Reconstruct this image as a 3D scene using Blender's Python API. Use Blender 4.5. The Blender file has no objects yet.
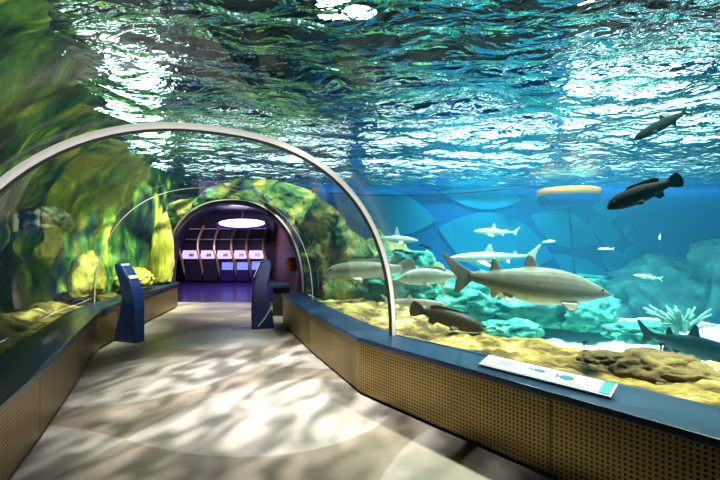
import bpy, bmesh, math, random
from mathutils import Vector, Matrix, noise, Euler
random.seed(7)
S = bpy.context.scene
COL = S.collection
F = 400.0          # focal length in pixels (720 wide)
EYE = 1.6

def at(px, py, Y):                 # pixel + distance -> point in the hall (metres)
    return Vector(((px-360)/F*Y, Y, EYE-(py-240)/F*Y))

# ------------------------------------------------------------------ materials
def mat(name):
    m = bpy.data.materials.new(name); m.use_nodes = True
    nt = m.node_tree; nt.nodes.clear()
    out = nt.nodes.new('ShaderNodeOutputMaterial')
    return m, nt, out

def N(nt, t, **kw):
    n = nt.nodes.new(t)
    for k, v in kw.items():
        if k.startswith('i_'):
            key = k[2:]
            key = int(key) if key.isdigit() else key.replace('_', ' ')
            n.inputs[key].default_value = v
        else:
            setattr(n, k, v)
    return n

def c4(c): return (c[0], c[1], c[2], 1)

def plain(name, col, rough=.5, metal=0, emit=None, estr=0, coat=0):
    m, nt, out = mat(name)
    b = N(nt, 'ShaderNodeBsdfPrincipled')
    b.inputs['Base Color'].default_value = c4(col)
    b.inputs['Roughness'].default_value = rough
    b.inputs['Metallic'].default_value = metal
    b.inputs['Coat Weight'].default_value = coat
    if emit:
        b.inputs['Emission Color'].default_value = c4(emit)
        b.inputs['Emission Strength'].default_value = estr
    nt.links.new(b.outputs[0], out.inputs[0])
    return m

def noisy(name, cols, scale=2.0, stretch=(1, 1, 1), rough=.8, bump=.3, bscale=8, detail=6, dist=.6, positions=None, metal=0):
    """stops of colour laid over a fractal noise, with a bump of a finer one"""
    m, nt, out = mat(name)
    L = nt.links.new
    tc = N(nt, 'ShaderNodeNewGeometry')
    mp = N(nt, 'ShaderNodeMapping'); mp.inputs['Scale'].default_value = stretch
    L(tc.outputs['Position'], mp.inputs[0])
    n1 = N(nt, 'ShaderNodeTexNoise', i_Scale=scale, i_Detail=detail, i_Distortion=dist)
    L(mp.outputs[0], n1.inputs['Vector'])
    r = N(nt, 'ShaderNodeValToRGB')
    e = r.color_ramp.elements
    k = len(cols)
    pos = positions or [.3+.42*i/(k-1) for i in range(k)]
    while len(e) < k: e.new(.5)
    for i in range(k):
        e[i].position = pos[i]; e[i].color = c4(cols[i])
    L(n1.outputs['Fac'], r.inputs[0])
    b = N(nt, 'ShaderNodeBsdfPrincipled', i_Roughness=rough, i_Metallic=metal)
    L(r.outputs[0], b.inputs['Base Color'])
    n2 = N(nt, 'ShaderNodeTexNoise', i_Scale=bscale, i_Detail=8)
    L(mp.outputs[0], n2.inputs['Vector'])
    bp = N(nt, 'ShaderNodeBump', i_Strength=bump, i_Distance=.06)
    L(n2.outputs['Fac'], bp.inputs['Height'])
    L(bp.outputs[0], b.inputs['Normal'])
    L(b.outputs[0], out.inputs[0])
    return m

M = {}
M['navy'] = plain('navy_counter', (.006, .026, .075), .33, 0, coat=.15)
M['kiosk'] = plain('kiosk_blue', (.007, .028, .17), .4, .1, coat=.05)
M['black'] = plain('black_trim', (.012, .011, .012), .5)
M['steel'] = plain('pale_steel', (.72, .72, .72), .38, .35)
M['archpaint'] = plain('white_arch_paint', (.92, .9, .86), .35, 0)
M['darksteel'] = plain('dark_steel', (.05, .05, .05), .4, .6)
M['white'] = plain('white_panel', (.86, .88, .88), .4)
M['teal'] = plain('teal_print', (.02, .38, .45), .4)
M['blueprint'] = plain('blue_print', (.03, .18, .45), .4)
M['screen'] = plain('kiosk_screen', (.5, .52, .5), .3, emit=(.9, .9, .8), estr=.5)
M['eye'] = plain('eye_black', (.01, .01, .01), .2)
M['gold'] = plain('gold_rib', (.55, .36, .12), .35, .6)
M['shelf'] = plain('shelf_metal', (.55, .5, .55), .4, .4)
M['glow'] = plain('lit_violet_panel', (.5, .45, .7), .4, emit=(.62, .5, .95), estr=1.1)
M['glow_blue'] = plain('lit_blue_panel', (.2, .3, .7), .4, emit=(.2, .3, .9), estr=.7)
M['lamp'] = plain('lamp_face', (1, 1, 1), .4, emit=(.95, .93, 1), estr=5)
M['lamphot'] = plain('lamp_hot_face', (1, 1, 1), .4, emit=(1, .96, .9), estr=30)
M['violet'] = plain('violet_cladding', (.025, .015, .07), .3, .1, coat=.3)
M['brownwall'] = plain('brown_wall', (.09, .04, .02), .5)
M['blackwall'] = plain('black_wall', (.012, .012, .016), .6)
M['orange'] = plain('orange_fabric', (.5, .12, .03), .7)
M['carpet'] = noisy('violet_carpet', [(.02, .012, .06), (.05, .03, .13)], 30, rough=.22, bump=.02)
M['sand'] = noisy('white_sand', [(.72, .74, .68), (.92, .92, .86)], 1.2, rough=.95, bump=.15, bscale=14)
M['ledge'] = noisy('yellow_ledge', [(.03, .018, .004), (.2, .12, .025), (.5, .34, .08), (.8, .66, .3)], 3.0, rough=.9, bump=1, bscale=16, positions=[.32, .44, .54, .7], detail=10)
M['brownrock'] = noisy('brown_rock', [(.03, .02, .008), (.16, .1, .03), (.36, .25, .09)], 3, rough=.9, bump=.8, bscale=9)
M['greenrock'] = noisy('green_rock', [(.01, .03, .012), (.04, .15, .05), (.22, .24, .05), (.5, .42, .14)], 2.4, rough=.85, bump=1, bscale=10, positions=[.34, .45, .56, .68], detail=10)
M['tealrock'] = noisy('teal_rock', [(.002, .03, .022), (.006, .11, .08), (.02, .22, .15), (.16, .34, .22)], 2.4, rough=.85, bump=.8, bscale=7)
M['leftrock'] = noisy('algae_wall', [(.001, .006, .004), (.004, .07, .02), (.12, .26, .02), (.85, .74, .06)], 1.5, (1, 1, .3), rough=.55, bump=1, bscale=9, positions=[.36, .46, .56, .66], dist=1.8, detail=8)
M['yellowrock'] = noisy('yellow_rock', [(.06, .12, .01), (.5, .45, .05), (.85, .78, .4)], 2.2, (1, 1, .6), rough=.8, bump=.6, bscale=7)
M['darkrock'] = noisy('dark_rock', [(.004, .012, .008), (.012, .03, .02)], 3, rough=.6, bump=.5)
M['coral'] = noisy('pale_coral', [(.06, .2, .15), (.22, .36, .24)], 6, rough=.8, bump=.4)
M['hillrock'] = noisy('dim_blue_rock', [(.002, .015, .018), (.006, .05, .048), (.025, .12, .09)], 2.4, rough=.9, bump=.7)
M['backblue'] = noisy('blue_tank_wall', [(.002, .15, .55), (.003, .19, .64)], .35, rough=.6, bump=0, dist=0)
M['leafblue'] = plain('pale_blue_paint', (.005, .38, .75), .6)  # colour of the light patches set against the back wall
M['ceil'] = noisy('dark_hall_ceiling', [(.006, .014, .011), (.03, .045, .04)], .8, rough=.7, bump=.2)
M['rope'] = plain('dark_rope', (.01, .02, .05), .7)
M['buoyblue'] = plain('buoy_blue', (.003, .022, .17), .9)
M['buoywhite'] = plain('buoy_white', (.5, .46, .42), .5)
M['buoyorange'] = plain('buoy_orange', (.9, .22, .01), .8)

for k_ in ('buoyblue', 'buoyorange', 'buoywhite'): M[k_].node_tree.nodes['Principled BSDF'].inputs['Specular IOR Level'].default_value = .1

def fishmat(name, top, bottom, zmid, zsoft, rough=.45, mottle=.25, scale=14, fins=0):
    m, nt, out = mat(name); L = nt.links.new
    tc = N(nt, 'ShaderNodeTexCoord')
    sp = N(nt, 'ShaderNodeSeparateXYZ'); L(tc.outputs['Object'], sp.inputs[0])
    mr = N(nt, 'ShaderNodeMapRange'); mr.interpolation_type = 'SMOOTHSTEP'
    mr.inputs['From Min'].default_value = zmid-zsoft; mr.inputs['From Max'].default_value = zmid+zsoft
    L(sp.outputs['Z'], mr.inputs['Value'])
    mx = N(nt, 'ShaderNodeMix', data_type='RGBA')
    mx.inputs[6].default_value = c4(bottom); mx.inputs[7].default_value = c4(top)
    if fins:                                   # side fins keep the colour of the back
        ab = N(nt, 'ShaderNodeMath', operation='ABSOLUTE'); L(sp.outputs['Y'], ab.inputs[0])
        gt = N(nt, 'ShaderNodeMath', operation='GREATER_THAN'); gt.inputs[1].default_value = fins; L(ab.outputs[0], gt.inputs[0])
        mm = N(nt, 'ShaderNodeMath', operation='MAXIMUM'); L(mr.outputs[0], mm.inputs[0]); L(gt.outputs[0], mm.inputs[1])
        L(mm.outputs[0], mx.inputs[0])
    else: L(mr.outputs[0], mx.inputs[0])
    nz = N(nt, 'ShaderNodeTexNoise', i_Scale=scale, i_Detail=5); L(tc.outputs['Object'], nz.inputs['Vector'])
    m2 = N(nt, 'ShaderNodeMapRange'); m2.inputs['From Min'].default_value = .3; m2.inputs['From Max'].default_value = .7
    m2.inputs['To Min'].default_value = 1-mottle; m2.inputs['To Max'].default_value = 1.0
    L(nz.outputs['Fac'], m2.inputs['Value'])
    vm = N(nt, 'ShaderNodeVectorMath', operation='SCALE'); L(mx.outputs[2], vm.inputs[0]); L(m2.outputs[0], vm.inputs['Scale'])
    b = N(nt, 'ShaderNodeBsdfPrincipled', i_Roughness=rough)
    b.inputs['Specular IOR Level'].default_value = .2
    L(vm.outputs[0], b.inputs['Base Color']); L(b.outputs[0], out.inputs[0])
    return m

M['shark'] = fishmat('shark_skin', (.2, .205, .185), (.66, .65, .58), -.1, .06, fins=.15)
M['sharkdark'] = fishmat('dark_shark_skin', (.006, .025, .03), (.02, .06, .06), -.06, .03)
M['palefish'] = fishmat('pale_fish_skin', (.45, .43, .36), (.66, .63, .56), -.02, .05)
M['paleshark'] = fishmat('pale_shark_skin', (.35, .42, .38), (.62, .64, .58), -.01, .03)
M['greyfish'] = fishmat('grey_fish_skin', (.22, .22, .17), (.6, .58, .48), -.02, .06)
M['grouper'] = fishmat('grouper_skin', (.05, .035, .02), (.11, .08, .05), -.03, .06, mottle=.6, scale=22)
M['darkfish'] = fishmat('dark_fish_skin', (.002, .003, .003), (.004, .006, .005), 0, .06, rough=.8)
M['silver'] = fishmat('silver_fish_skin', (.55, .68, .68), (.9, .92, .85), 0, .03)

def perforated():
    m, nt, out = mat('perforated_brass'); L = nt.links.new
    uv = N(nt, 'ShaderNodeUVMap')
    sc = N(nt, 'ShaderNodeVectorMath', operation='SCALE'); sc.inputs['Scale'].default_value = 1/.03
    L(uv.outputs[0], sc.inputs[0])
    fr = N(nt, 'ShaderNodeVectorMath', operation='FRACTION'); L(sc.outputs[0], fr.inputs[0])
    sb = N(nt, 'ShaderNodeVectorMath', operation='SUBTRACT'); sb.inputs[1].default_value = (.5, .5, 0); L(fr.outputs[0], sb.inputs[0])
    ln = N(nt, 'ShaderNodeVectorMath', operation='LENGTH'); L(sb.outputs[0], ln.inputs[0])
    mr = N(nt, 'ShaderNodeMapRange'); mr.inputs['From Min'].default_value = .24; mr.inputs['From Max'].default_value = .32
    L(ln.outputs['Value'], mr.inputs['Value'])
    mx = N(nt, 'ShaderNodeMix', data_type='RGBA'); mx.inputs[6].default_value = (.012, .008, .003, 1); mx.inputs[7].default_value = (.34, .235, .085, 1)
    L(mr.outputs[0], mx.inputs[0])
    b = N(nt, 'ShaderNodeBsdfPrincipled', i_Roughness=.4, i_Metallic=.75)
    L(mx.outputs[2], b.inputs['Base Color']); L(b.outputs[0], out.inputs[0])
    return m
M['perf'] = perforated()

def floor_mat():
    m, nt, out = mat('leaf_inlay_floor'); L = nt.links.new
    g = N(nt, 'ShaderNodeNewGeometry')
    mp = N(nt, 'ShaderNodeMapping'); mp.inputs['Rotation'].default_value = (0, 0, math.radians(-25)); mp.inputs['Location'].default_value = (.35, .3, 0)
    L(g.outputs['Position'], mp.inputs[0])
    s = N(nt, 'ShaderNodeSeparateXYZ'); L(mp.outputs[0], s.inputs[0])
    def mt(op, a, b=None, c=None):
        n = N(nt, 'ShaderNodeMath', operation=op)
        for i, v in enumerate((a, b, c)):
            if v is None: continue
            if isinstance(v, (int, float)): n.inputs[i].default_value = v
            else: L(v, n.inputs[i])
        return n.outputs[0]
    a, bb = 2.7, 1.6
    v = mt('DIVIDE', s.outputs['Y'], bb)
    row = mt('FLOOR', v)
    fv = mt('SUBTRACT', mt('FRACT', v), .5)
    u = mt('ADD', mt('DIVIDE', s.outputs['X'], a), mt('MULTIPLY', row, .5))
    fu = mt('SUBTRACT', mt('FRACT', u), .5)
    lens = mt('SUBTRACT', .49, mt('MULTIPLY', mt('MULTIPLY', fu, fu), 1.96))
    d = mt('SUBTRACT', lens, mt('ABSOLUTE', fv))
    mr = N(nt, 'ShaderNodeMapRange'); mr.inputs['From Min'].default_value = -.008; mr.inputs['From Max'].default_value = .008
    L(d, mr.inputs['Value'])
    nz = N(nt, 'ShaderNodeTexNoise', i_Scale=3.0, i_Detail=8); L(g.outputs['Position'], nz.inputs['Vector'])
    mx = N(nt, 'ShaderNodeMix', data_type='RGBA'); mx.inputs[6].default_value = (.31, .245, .195, 1); mx.inputs[7].default_value = (.46, .395, .355, 1)
    L(mr.outputs[0], mx.inputs[0])
    m2 = N(nt, 'ShaderNodeMapRange'); m2.inputs['From Min'].default_value = .3; m2.inputs['From Max'].default_value = .7
    m2.inputs['To Min'].default_value = .8; m2.inputs['To Max'].default_value = 1.1
    L(nz.outputs['Fac'], m2.inputs['Value'])
    vm = N(nt, 'ShaderNodeVectorMath', operation='SCALE'); L(mx.outputs[2], vm.inputs[0]); L(m2.outputs[0], vm.inputs['Scale'])
    b = N(nt, 'ShaderNodeBsdfPrincipled', i_Roughness=.38)
    L(vm.outputs[0], b.inputs['Base Color']); L(b.outputs[0], out.inputs[0])
    return m
M['floor'] = floor_mat()

def acrylic():
    m, nt, out = mat('clear_acrylic'); L = nt.links.new
    tr = N(nt, 'ShaderNodeBsdfTransparent'); tr.inputs[0].default_value = (.985, .995, .99, 1)
    gl = N(nt, 'ShaderNodeBsdfGlossy', i_Roughness=.03)
    fr = N(nt, 'ShaderNodeLayerWeight', i_Blend=.1)
    mu = N(nt, 'ShaderNodeMath', operation='MULTIPLY'); mu.inputs[1].default_value = .16
    L(fr.outputs['Fresnel'], mu.inputs[0])
    mx = N(nt, 'ShaderNodeMixShader'); L(mu.outputs[0], mx.inputs[0]); L(tr.outputs[0], mx.inputs[1]); L(gl.outputs[0], mx.inputs[2])
    L(mx.outputs[0], out.inputs[0])
    return m
M['acrylic'] = acrylic()

def water_surface_mat():
    m, nt, out = mat('water_surface'); L = nt.links.new
    g = N(nt, 'ShaderNodeNewGeometry')
    mp = N(nt, 'ShaderNodeMapping'); mp.inputs['Scale'].default_value = (1.0, 1.9, 1); mp.inputs['Rotation'].default_value = (0, 0, .35)
    L(g.outputs['Position'], mp.inputs[0])
    nz = N(nt, 'ShaderNodeTexNoise', i_Scale=3.2, i_Detail=3, i_Roughness=.5, i_Distortion=.4); L(mp.outputs[0], nz.inputs['Vector'])
    bp = N(nt, 'ShaderNodeBump', i_Strength=.9, i_Distance=.16); L(nz.outputs['Fac'], bp.inputs['Height'])
    fr = N(nt, 'ShaderNodeFresnel', i_IOR=1.075); L(bp.outputs[0], fr.inputs['Normal'])
    rf = N(nt, 'ShaderNodeBsdfRefraction', i_IOR=1.075, i_Roughness=.0); rf.inputs[0].default_value = (.8, 1, .95, 1)
    L(bp.outputs[0], rf.inputs['Normal'])
    tr = N(nt, 'ShaderNodeBsdfTransparent'); tr.inputs[0].default_value = (.9, 1, .98, 1)
    m1 = N(nt, 'ShaderNodeMixShader')
    lw = N(nt, 'ShaderNodeLayerWeight', i_Blend=.5)
    mr = N(nt, 'ShaderNodeMapRange'); mr.interpolation_type = 'SMOOTHSTEP'
    for k_, v_ in (('From Min', .2), ('From Max', .42), ('To Min', .95), ('To Max', 0)): mr.inputs[k_].default_value = v_
    L(lw.outputs['Facing'], mr.inputs['Value']); L(mr.outputs[0], m1.inputs[0])
    L(rf.outputs[0], m1.inputs[1]); L(tr.outputs[0], m1.inputs[2])
    gl = N(nt, 'ShaderNodeBsdfGlossy', i_Roughness=.02); gl.inputs[0].default_value = (.78, 1, .94, 1); L(bp.outputs[0], gl.inputs['Normal'])
    mx = N(nt, 'ShaderNodeMixShader'); L(fr.outputs[0], mx.inputs[0]); L(m1.outputs[0], mx.inputs[1]); L(gl.outputs[0], mx.inputs[2])
    L(mx.outputs[0], out.inputs[0])
    return m
M['surface'] = water_surface_mat()

def water_mat():
    m, nt, out = mat('sea_water'); L = nt.links.new
    ab = N(nt, 'ShaderNodeVolumeAbsorption', i_Density=.1); ab.inputs[0].default_value = (.25, .88, .94, 1)
    sc = N(nt, 'ShaderNodeVolumeScatter', i_Density=.012, i_Anisotropy=.2); sc.inputs[0].default_value = (.1, .6, 1, 1)
    ad = N(nt, 'ShaderNodeAddShader'); L(ab.outputs[0], ad.inputs[0]); L(sc.outputs[0], ad.inputs[1])
    L(ad.outputs[0], out.inputs['Volume'])
    return m
M['water'] = water_mat()

# ------------------------------------------------------------------ object helpers
def tag(o, label=None, cat=None, group=None, kind=None):
    if label: o['label'] = label
    if cat: o['category'] = cat
    if group: o['group'] = group
    if kind: o['kind'] = kind
    return o

def link(name, me, m=None, parent=None, loc=None):
    o = bpy.data.objects.new(name, me); COL.objects.link(o)
    if m: me.materials.append(m)
    if parent: o.parent = parent
    if loc is not None: o.location = loc
    return o

def obj(name, bm, m, parent=None, smooth=False, loc=None, normals=True):
    if normals: bmesh.ops.recalc_face_normals(bm, faces=bm.faces[:])
    me = bpy.data.meshes.new(name); bm.to_mesh(me); bm.free()
    if smooth:
        for p in me.polygons: p.use_smooth = True
    return link(name, me, m, parent, loc)

def empty(name, loc, rot=(0, 0, 0)):
    o = bpy.data.objects.new(name, None); COL.objects.link(o)
    o.location = loc; o.rotation_euler = rot; o.empty_display_size = .1
    return o

def box(bm, c, s, rot=None):
    v = bmesh.ops.create_cube(bm, size=1.0)['verts']
    Mx = Matrix.Translation(c) @ (rot.to_matrix().to_4x4() if rot else Matrix()) @ Matrix.Diagonal((*s, 1))
    bmesh.ops.transform(bm, matrix=Mx, verts=v); return v

def bevel(bm, w, seg=2):
    bmesh.ops.bevel(bm, geom=bm.edges[:], offset=w, segments=seg, affect='EDGES', profile=.6)

def tube(bm, pts, r, seg=10):
    rings = []
    for i, p in enumerate(pts):
        p = Vector(p)
        d = (Vector(pts[min(i+1, len(pts)-1)])-Vector(pts[max(i-1, 0)])).normalized()
        a = d.orthogonal().normalized(); b = d.cross(a)
        rr = r[i] if isinstance(r, (list, tuple)) else r
        rings.append([bm.verts.new(p+(a*math.cos(t)+b*math.sin(t))*rr) for t in [2*math.pi*k/seg for k in range(seg)]])
    # untwist rings
    for i in range(1, len(rings)):
        best = min(range(seg), key=lambda k: sum((rings[i][(j+k) % seg].co-rings[i-1][j].co).length for j in range(seg)))
        rings[i] = rings[i][best:]+rings[i][:best]
        for j in range(seg):
            bm.faces.new((rings[i-1][j], rings[i-1][(j+1) % seg], rings[i][(j+1) % seg], rings[i][j]))
    bm.faces.new(rings[0]); bm.faces.new(rings[-1])

def prism(bm, poly, z0, z1):
    """closed prism over a ground polygon"""
    a = [bm.verts.new((p[0], p[1], z0)) for p in poly]
    b = [bm.verts.new((p[0], p[1], z1)) for p in poly]
    n = len(poly)
    for i in range(n):
        bm.faces.new((a[i], a[(i+1) % n], b[(i+1) % n], b[i]))
    bm.faces.new(a[::-1]); bm.faces.new(b)

def lathe(bm, prof, seg=32):
    rings = [[bm.verts.new((r*math.cos(2*math.pi*k/seg), r*math.sin(2*math.pi*k/seg), z)) for k in range(seg)] for r, z in prof]
    for i in range(len(rings)-1):
        for k in range(seg):
            bm.faces.new((rings[i][k], rings[i][(k+1) % seg], rings[i+1][(k+1) % seg], rings[i+1][k]))
    bm.faces.new(rings[0][::-1]); bm.faces.new(rings[-1])

def grid_mesh(nu, nv, fn):
    bm = bmesh.new()
    vs = [[bm.verts.new(fn(i/(nu-1), j/(nv-1))) for j in range(nv)] for i in range(nu)]
    for i in range(nu-1):
        for j in range(nv-1):
            bm.faces.new((vs[i][j], vs[i+1][j], vs[i+1][j+1], vs[i][j+1]))
    return bm

def fbm(p, oct=5, h=.9): return noise.fractal(p, h, 2.0, oct)

def catmull(vals, n):
    out = []
    for i in range(len(vals)-1):
        p0, p1, p2, p3 = vals[max(i-1, 0)], vals[i], vals[i+1], vals[min(i+2, len(vals)-1)]
        for k in range(n):
            t = k/n
            out.append(tuple(.5*((2*b)+(-a+c)*t+(2*a-5*b+4*c-d)*t*t+(-a+3*b-3*c+d)*t**3) for a, b, c, d in zip(p0, p1, p2, p3)))
    out.append(vals[-1]); return out
def polyline(pts, y):
    """x on a plan polyline (sorted by y) at y"""
    for (x0, y0), (x1, y1) in zip(pts, pts[1:]):
        if y0 <= y <= y1: return x0+(x1-x0)*(y-y0)/(y1-y0)
    (x0, y0), (x1, y1) = (pts[0], pts[1]) if y < pts[0][1] else (pts[-2], pts[-1])
    return x0+(x1-x0)*(y-y0)/(y1-y0)

# ------------------------------------------------------------------ plan of the tunnel
FR = [(5.35, -2.0), (3.6, 0), (1.27, 2.67), (0, 4.13), (-.72, 5.72), (-1.45, 7.5)]        # right counter, foot of its front
RI = [(5.72, -1.67), (3.98, .33), (1.64, 3.0), (.35, 4.28), (-.42, 5.9), (-1.13, 7.7)]     # right counter, tank side
FL = [(.13, -3.0), (-.95, -.5), (-2.56, 3.2), (-3.78, 5.8), (-4.15, 8.0), (-4.33, 9.5)]
LI = [(-.27, -3.18), (-1.35, -.68), (-2.94, 3.03), (-4.1, 5.6), (-4.5, 7.8), (-4.62, 9.4)]
CT = .6                                                                                   # counter height
def li(y): return Vector((polyline(LI, y), y, 0))
ST = [(Vector((5.5, -1.42, 0)), li(-2.9)), (Vector((3.3, 1.1, 0)), li(.2)), (Vector((.35, 4.2, 0)), li(2.3)),
      (Vector((-.42, 5.9, 0)), li(4.9)), (Vector((-.8, 6.75, 0)), li(6.4)), (Vector((-1.13, 7.7, 0)), Vector((-4.58, 9.4, 0)))]
TOPZ = [2.5, 2.5, 2.5, 2.48, 2.46, 2.42]   # crown heights
NP = 48
def arch(R, L, top, grow=0.0, z0=CT):
    c = (R+L)/2; a = (L-R)/2; hw = a.length; u = a.normalized()
    pts = []
    for k in range(NP+1):
        t = math.pi*k/NP
        cx = -math.copysign(abs(math.cos(t))**(2/2.3), math.cos(t)); cz = max(0, math.sin(t))**(2/2.3)
        pts.append(c+u*cx*(hw+grow)+Vector((0, 0, z0+cz*(top-z0+grow))))
    return pts
def station(f):
    i = min(int(f), len(ST)-2); t = f-i
    return ST[i][0].lerp(ST[i+1][0], t), ST[i][1].lerp(ST[i+1][1], t), TOPZ[i]*(1-t)+TOPZ[i+1]*t

def acrylic_panel(f0, f1, name, n=10):
    bm = bmesh.new()
    inn, out = [], []
    for k in range(n+1):
        R, L, T = station(f0+(f1-f0)*k/n)
        inn.append([bm.verts.new(p) for p in arch(R, L, T, -.005)])
        out.append([bm.verts.new(p) for p in arch(R, L, T, .055)])
    for A in (inn, out):
        for k in range(n):
            for j in range(NP):
                bm.faces.new((A[k][j], A[k+1][j], A[k+1][j+1], A[k][j+1]))
    for k in (0, n):
        for j in range(NP): bm.faces.new((inn[k][j], inn[k][j+1], out[k][j+1], out[k][j]))
    for j in (0, NP):
        for k in range(n): bm.faces.new((inn[k][j], inn[k+1][j], out[k+1][j], out[k][j]))
    o = obj(name, bm, M['acrylic'], smooth=True); tag(o, kind='structure')
    return o
acrylic_panel(0, 1.992, 'window_1', 14)
acrylic_panel(2.008, 5.0, 'window_2', 22)

def arch_band(R, L, T, r0, r1, half, fwd, name, m, parent=None, legs=False):
    bm = bmesh.new()
    rows = []
    A, B = arch(R, L, T, r0), arch(R, L, T, r1)
    if legs:
        A = [Vector((A[0].x, A[0].y, 0))]+A+[Vector((A[-1].x, A[-1].y, 0))]
        B = [Vector((B[0].x, B[0].y, 0))]+B+[Vector((B[-1].x, B[-1].y, 0))]
    for k, (pi, po) in enumerate(zip(A, B)):
        rows.append([bm.verts.new(pi-fwd*half), bm.verts.new(po-fwd*half), bm.verts.new(po+fwd*half), bm.verts.new(pi+fwd*half)])
    for k in range(len(rows)-1):
        for j in range(4):
            bm.faces.new((rows[k][j], rows[k][(j+1) % 4], rows[k+1][(j+1) % 4], rows[k+1][j]))
    bm.faces.new(rows[0]); bm.faces.new(rows[-1])
    return obj(name, bm, m, parent)

R, L, T = station(2.0)
ringfwd = Vector((0, 0, 1)).cross((R-L).normalized()).normalized()
ring = arch_band(R, L, T, -.03, .018, .02, ringfwd, 'steel_arch', M['archpaint'])
tag(ring, 'pale steel arch rib spanning the clear tunnel from counter to counter', 'arch')
rim = arch_band(R, L, T, -.045, -.03, .018, ringfwd, 'rubber_seal', M['black'], ring); rim['label'] = 'thin black seal on the inner side'
R4, L4, T4 = station(3.99)
f4 = Vector((0, 0, 1)).cross((R4-L4).normalized()).normalized()
jt = arch_band(R4, L4, T4, -.01, .0, .006, f4, 'panel_joint', M['steel'])
tag(jt, 'thin grey joint line arching over the tunnel panes near the far portal', 'joint')

# ------------------------------------------------------------------ floor and counters
bm = bmesh.new()
poly = [(x+.08, y) for x, y in FR]+[(-1.0, 8.0), (-1.7, 10.3), (-5.15, 10.3), (-4.6, 9.5)]+[(x-.08, y) for x, y in FL[::-1]]
prism(bm, poly, -.1, 0)
tag(obj('floor', bm, M['floor']), kind='structure')
bm = bmesh.new()
prism(bm, [(-1.62, 10.3), (-3.4, 16.1), (-8.8, 16.1), (-5.2, 10.3)], -.1, -.002)
tag(obj('floor_end_room', bm, M['carpet']), kind='structure')

def wall_strip(bm, pts, z0, z1, uvl=None, off=0.0):
    d = 0.0; prev = None
    for p in pts:
        if prev is not None:
            seg = math.hypot(p[0]-prev[0], p[1]-prev[1])
            vs = [bm.verts.new((prev[0], prev[1], z0)), bm.verts.new((p[0], p[1], z0)), bm.verts.new((p[0], p[1], z1)), bm.verts.new((prev[0], prev[1], z1))]
            f = bm.faces.new(vs)
            if uvl:
                for l, uv in zip(f.loops, ((d, z0), (d+seg, z0), (d+seg, z1), (d, z1))): l[uvl].uv = uv
            d += seg
        prev = p

def offset(pts, dist):
    """shift a plan polyline sideways (to the left of its direction for dist > 0)"""
    out = []
    for i, p in enumerate(pts):
        a = Vector(pts[max(i-1, 0)]); b = Vector(pts[min(i+1, len(pts)-1)])
        d = (b-a).normalized(); out.append((p[0]-d.y*dist, p[1]+d.x*dist))
    return out

def counter(name, front, back, side, label):
    root = empty(name, (front[2][0], front[2][1], 0)); o0 = Vector(root.location)
    tag(root, label, 'counter')
    sh = lambda pts: [(p[0]-o0.x, p[1]-o0.y) for p in pts]
    f, b = sh(front), sh(back)
    body = offset(f, -.03*side)
    bm = bmesh.new(); prism(bm, body+b[::-1], .04, CT-.06); obj('body', bm, M['black'], root)
    bm = bmesh.new(); prism(bm, offset(f, -.06*side)+b[::-1], 0, .04); obj('plinth', bm, M['black'], root)
    for i in range(len(f)-1):               # one perforated panel to each straight run
        bm = bmesh.new(); uvl = bm.loops.layers.uv.new('UVMap')
        a, c = Vector(f[i]), Vector(f[i+1]); d = (c-a).normalized()
        n = max(1, round((c-a).length/1.6))
        for k in range(n):
            bm2 = bmesh.new() ; uv2 = bm2.loops.layers.uv.new('UVMap')
            p0 = a+(c-a)*(k/n)+d*.004; p1 = a+(c-a)*((k+1)/n)-d*.004
            nn = Vector((-d.y, d.x))*side
            q = [(p0.x, p0.y), (p1.x, p1.y)]
            wall_strip(bm2, q, .035, CT-.062, uv2)
            g = bmesh.ops.extrude_face_region(bm2, geom=bm2.faces[:])
            bmesh.ops.translate(bm2, vec=(-nn.x*.02, -nn.y*.02, 0), verts=[v for v in g['geom'] if isinstance(v, bmesh.types.BMVert)])
            obj('perforated_panel', bm2, M['perf'], root)
        bm.free()
    bm = bmesh.new(); prism(bm, offset(f, .035*side)+b[::-1], CT-.055, CT)
    bmesh.ops.recalc_face_normals(bm, faces=bm.faces[:]); bevel(bm, .012)
    obj('countertop', bm, M['navy'], root)
    return root
counter('viewing_counter', FR, RI, 1, 'long perforated brass counter with dark blue top along right tank')
counter('viewing_counter', FL, LI, -1, 'shadowed perforated counter with dark top along left rock tank')

# sign on the right counter
pa, pb = Vector((.99, 3.22, CT)), Vector((1.62, 2.55, CT))
mid = (pa+pb)/2; dirv = (pb-pa).normalized(); ang = math.atan2(dirv.y, dirv.x)
sg = empty('information_sign', mid+Vector((.01, .01, .0)), (0, 0, ang))
tag(sg, 'long white information panel with blue pictures lying on right counter top', 'sign')
LN = (pb-pa).length
tilt = Euler((math.radians(14), 0, 0))
bm = bmesh.new(); box(bm, (0, 0, .03), (LN, .17, .02), tilt); bevel(bm, .006); obj('base_board', bm, M['steel'], sg)
bm = bmesh.new(); box(bm, (0, 0, .0), (LN*.9, .06, .05)); obj('foot', bm, M['black'], sg, loc=(0, .02, .0))
bm = bmesh.new(); box(bm, (-.03, 0, .042), (LN-.11, .145, .004), tilt); obj('print_panel', bm, M['white'], sg)
bm = bmesh.new(); box(bm, (LN/2-.045, 0, .042), (.06, .145, .004), tilt); obj('teal_end', bm, M['teal'], sg)
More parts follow.
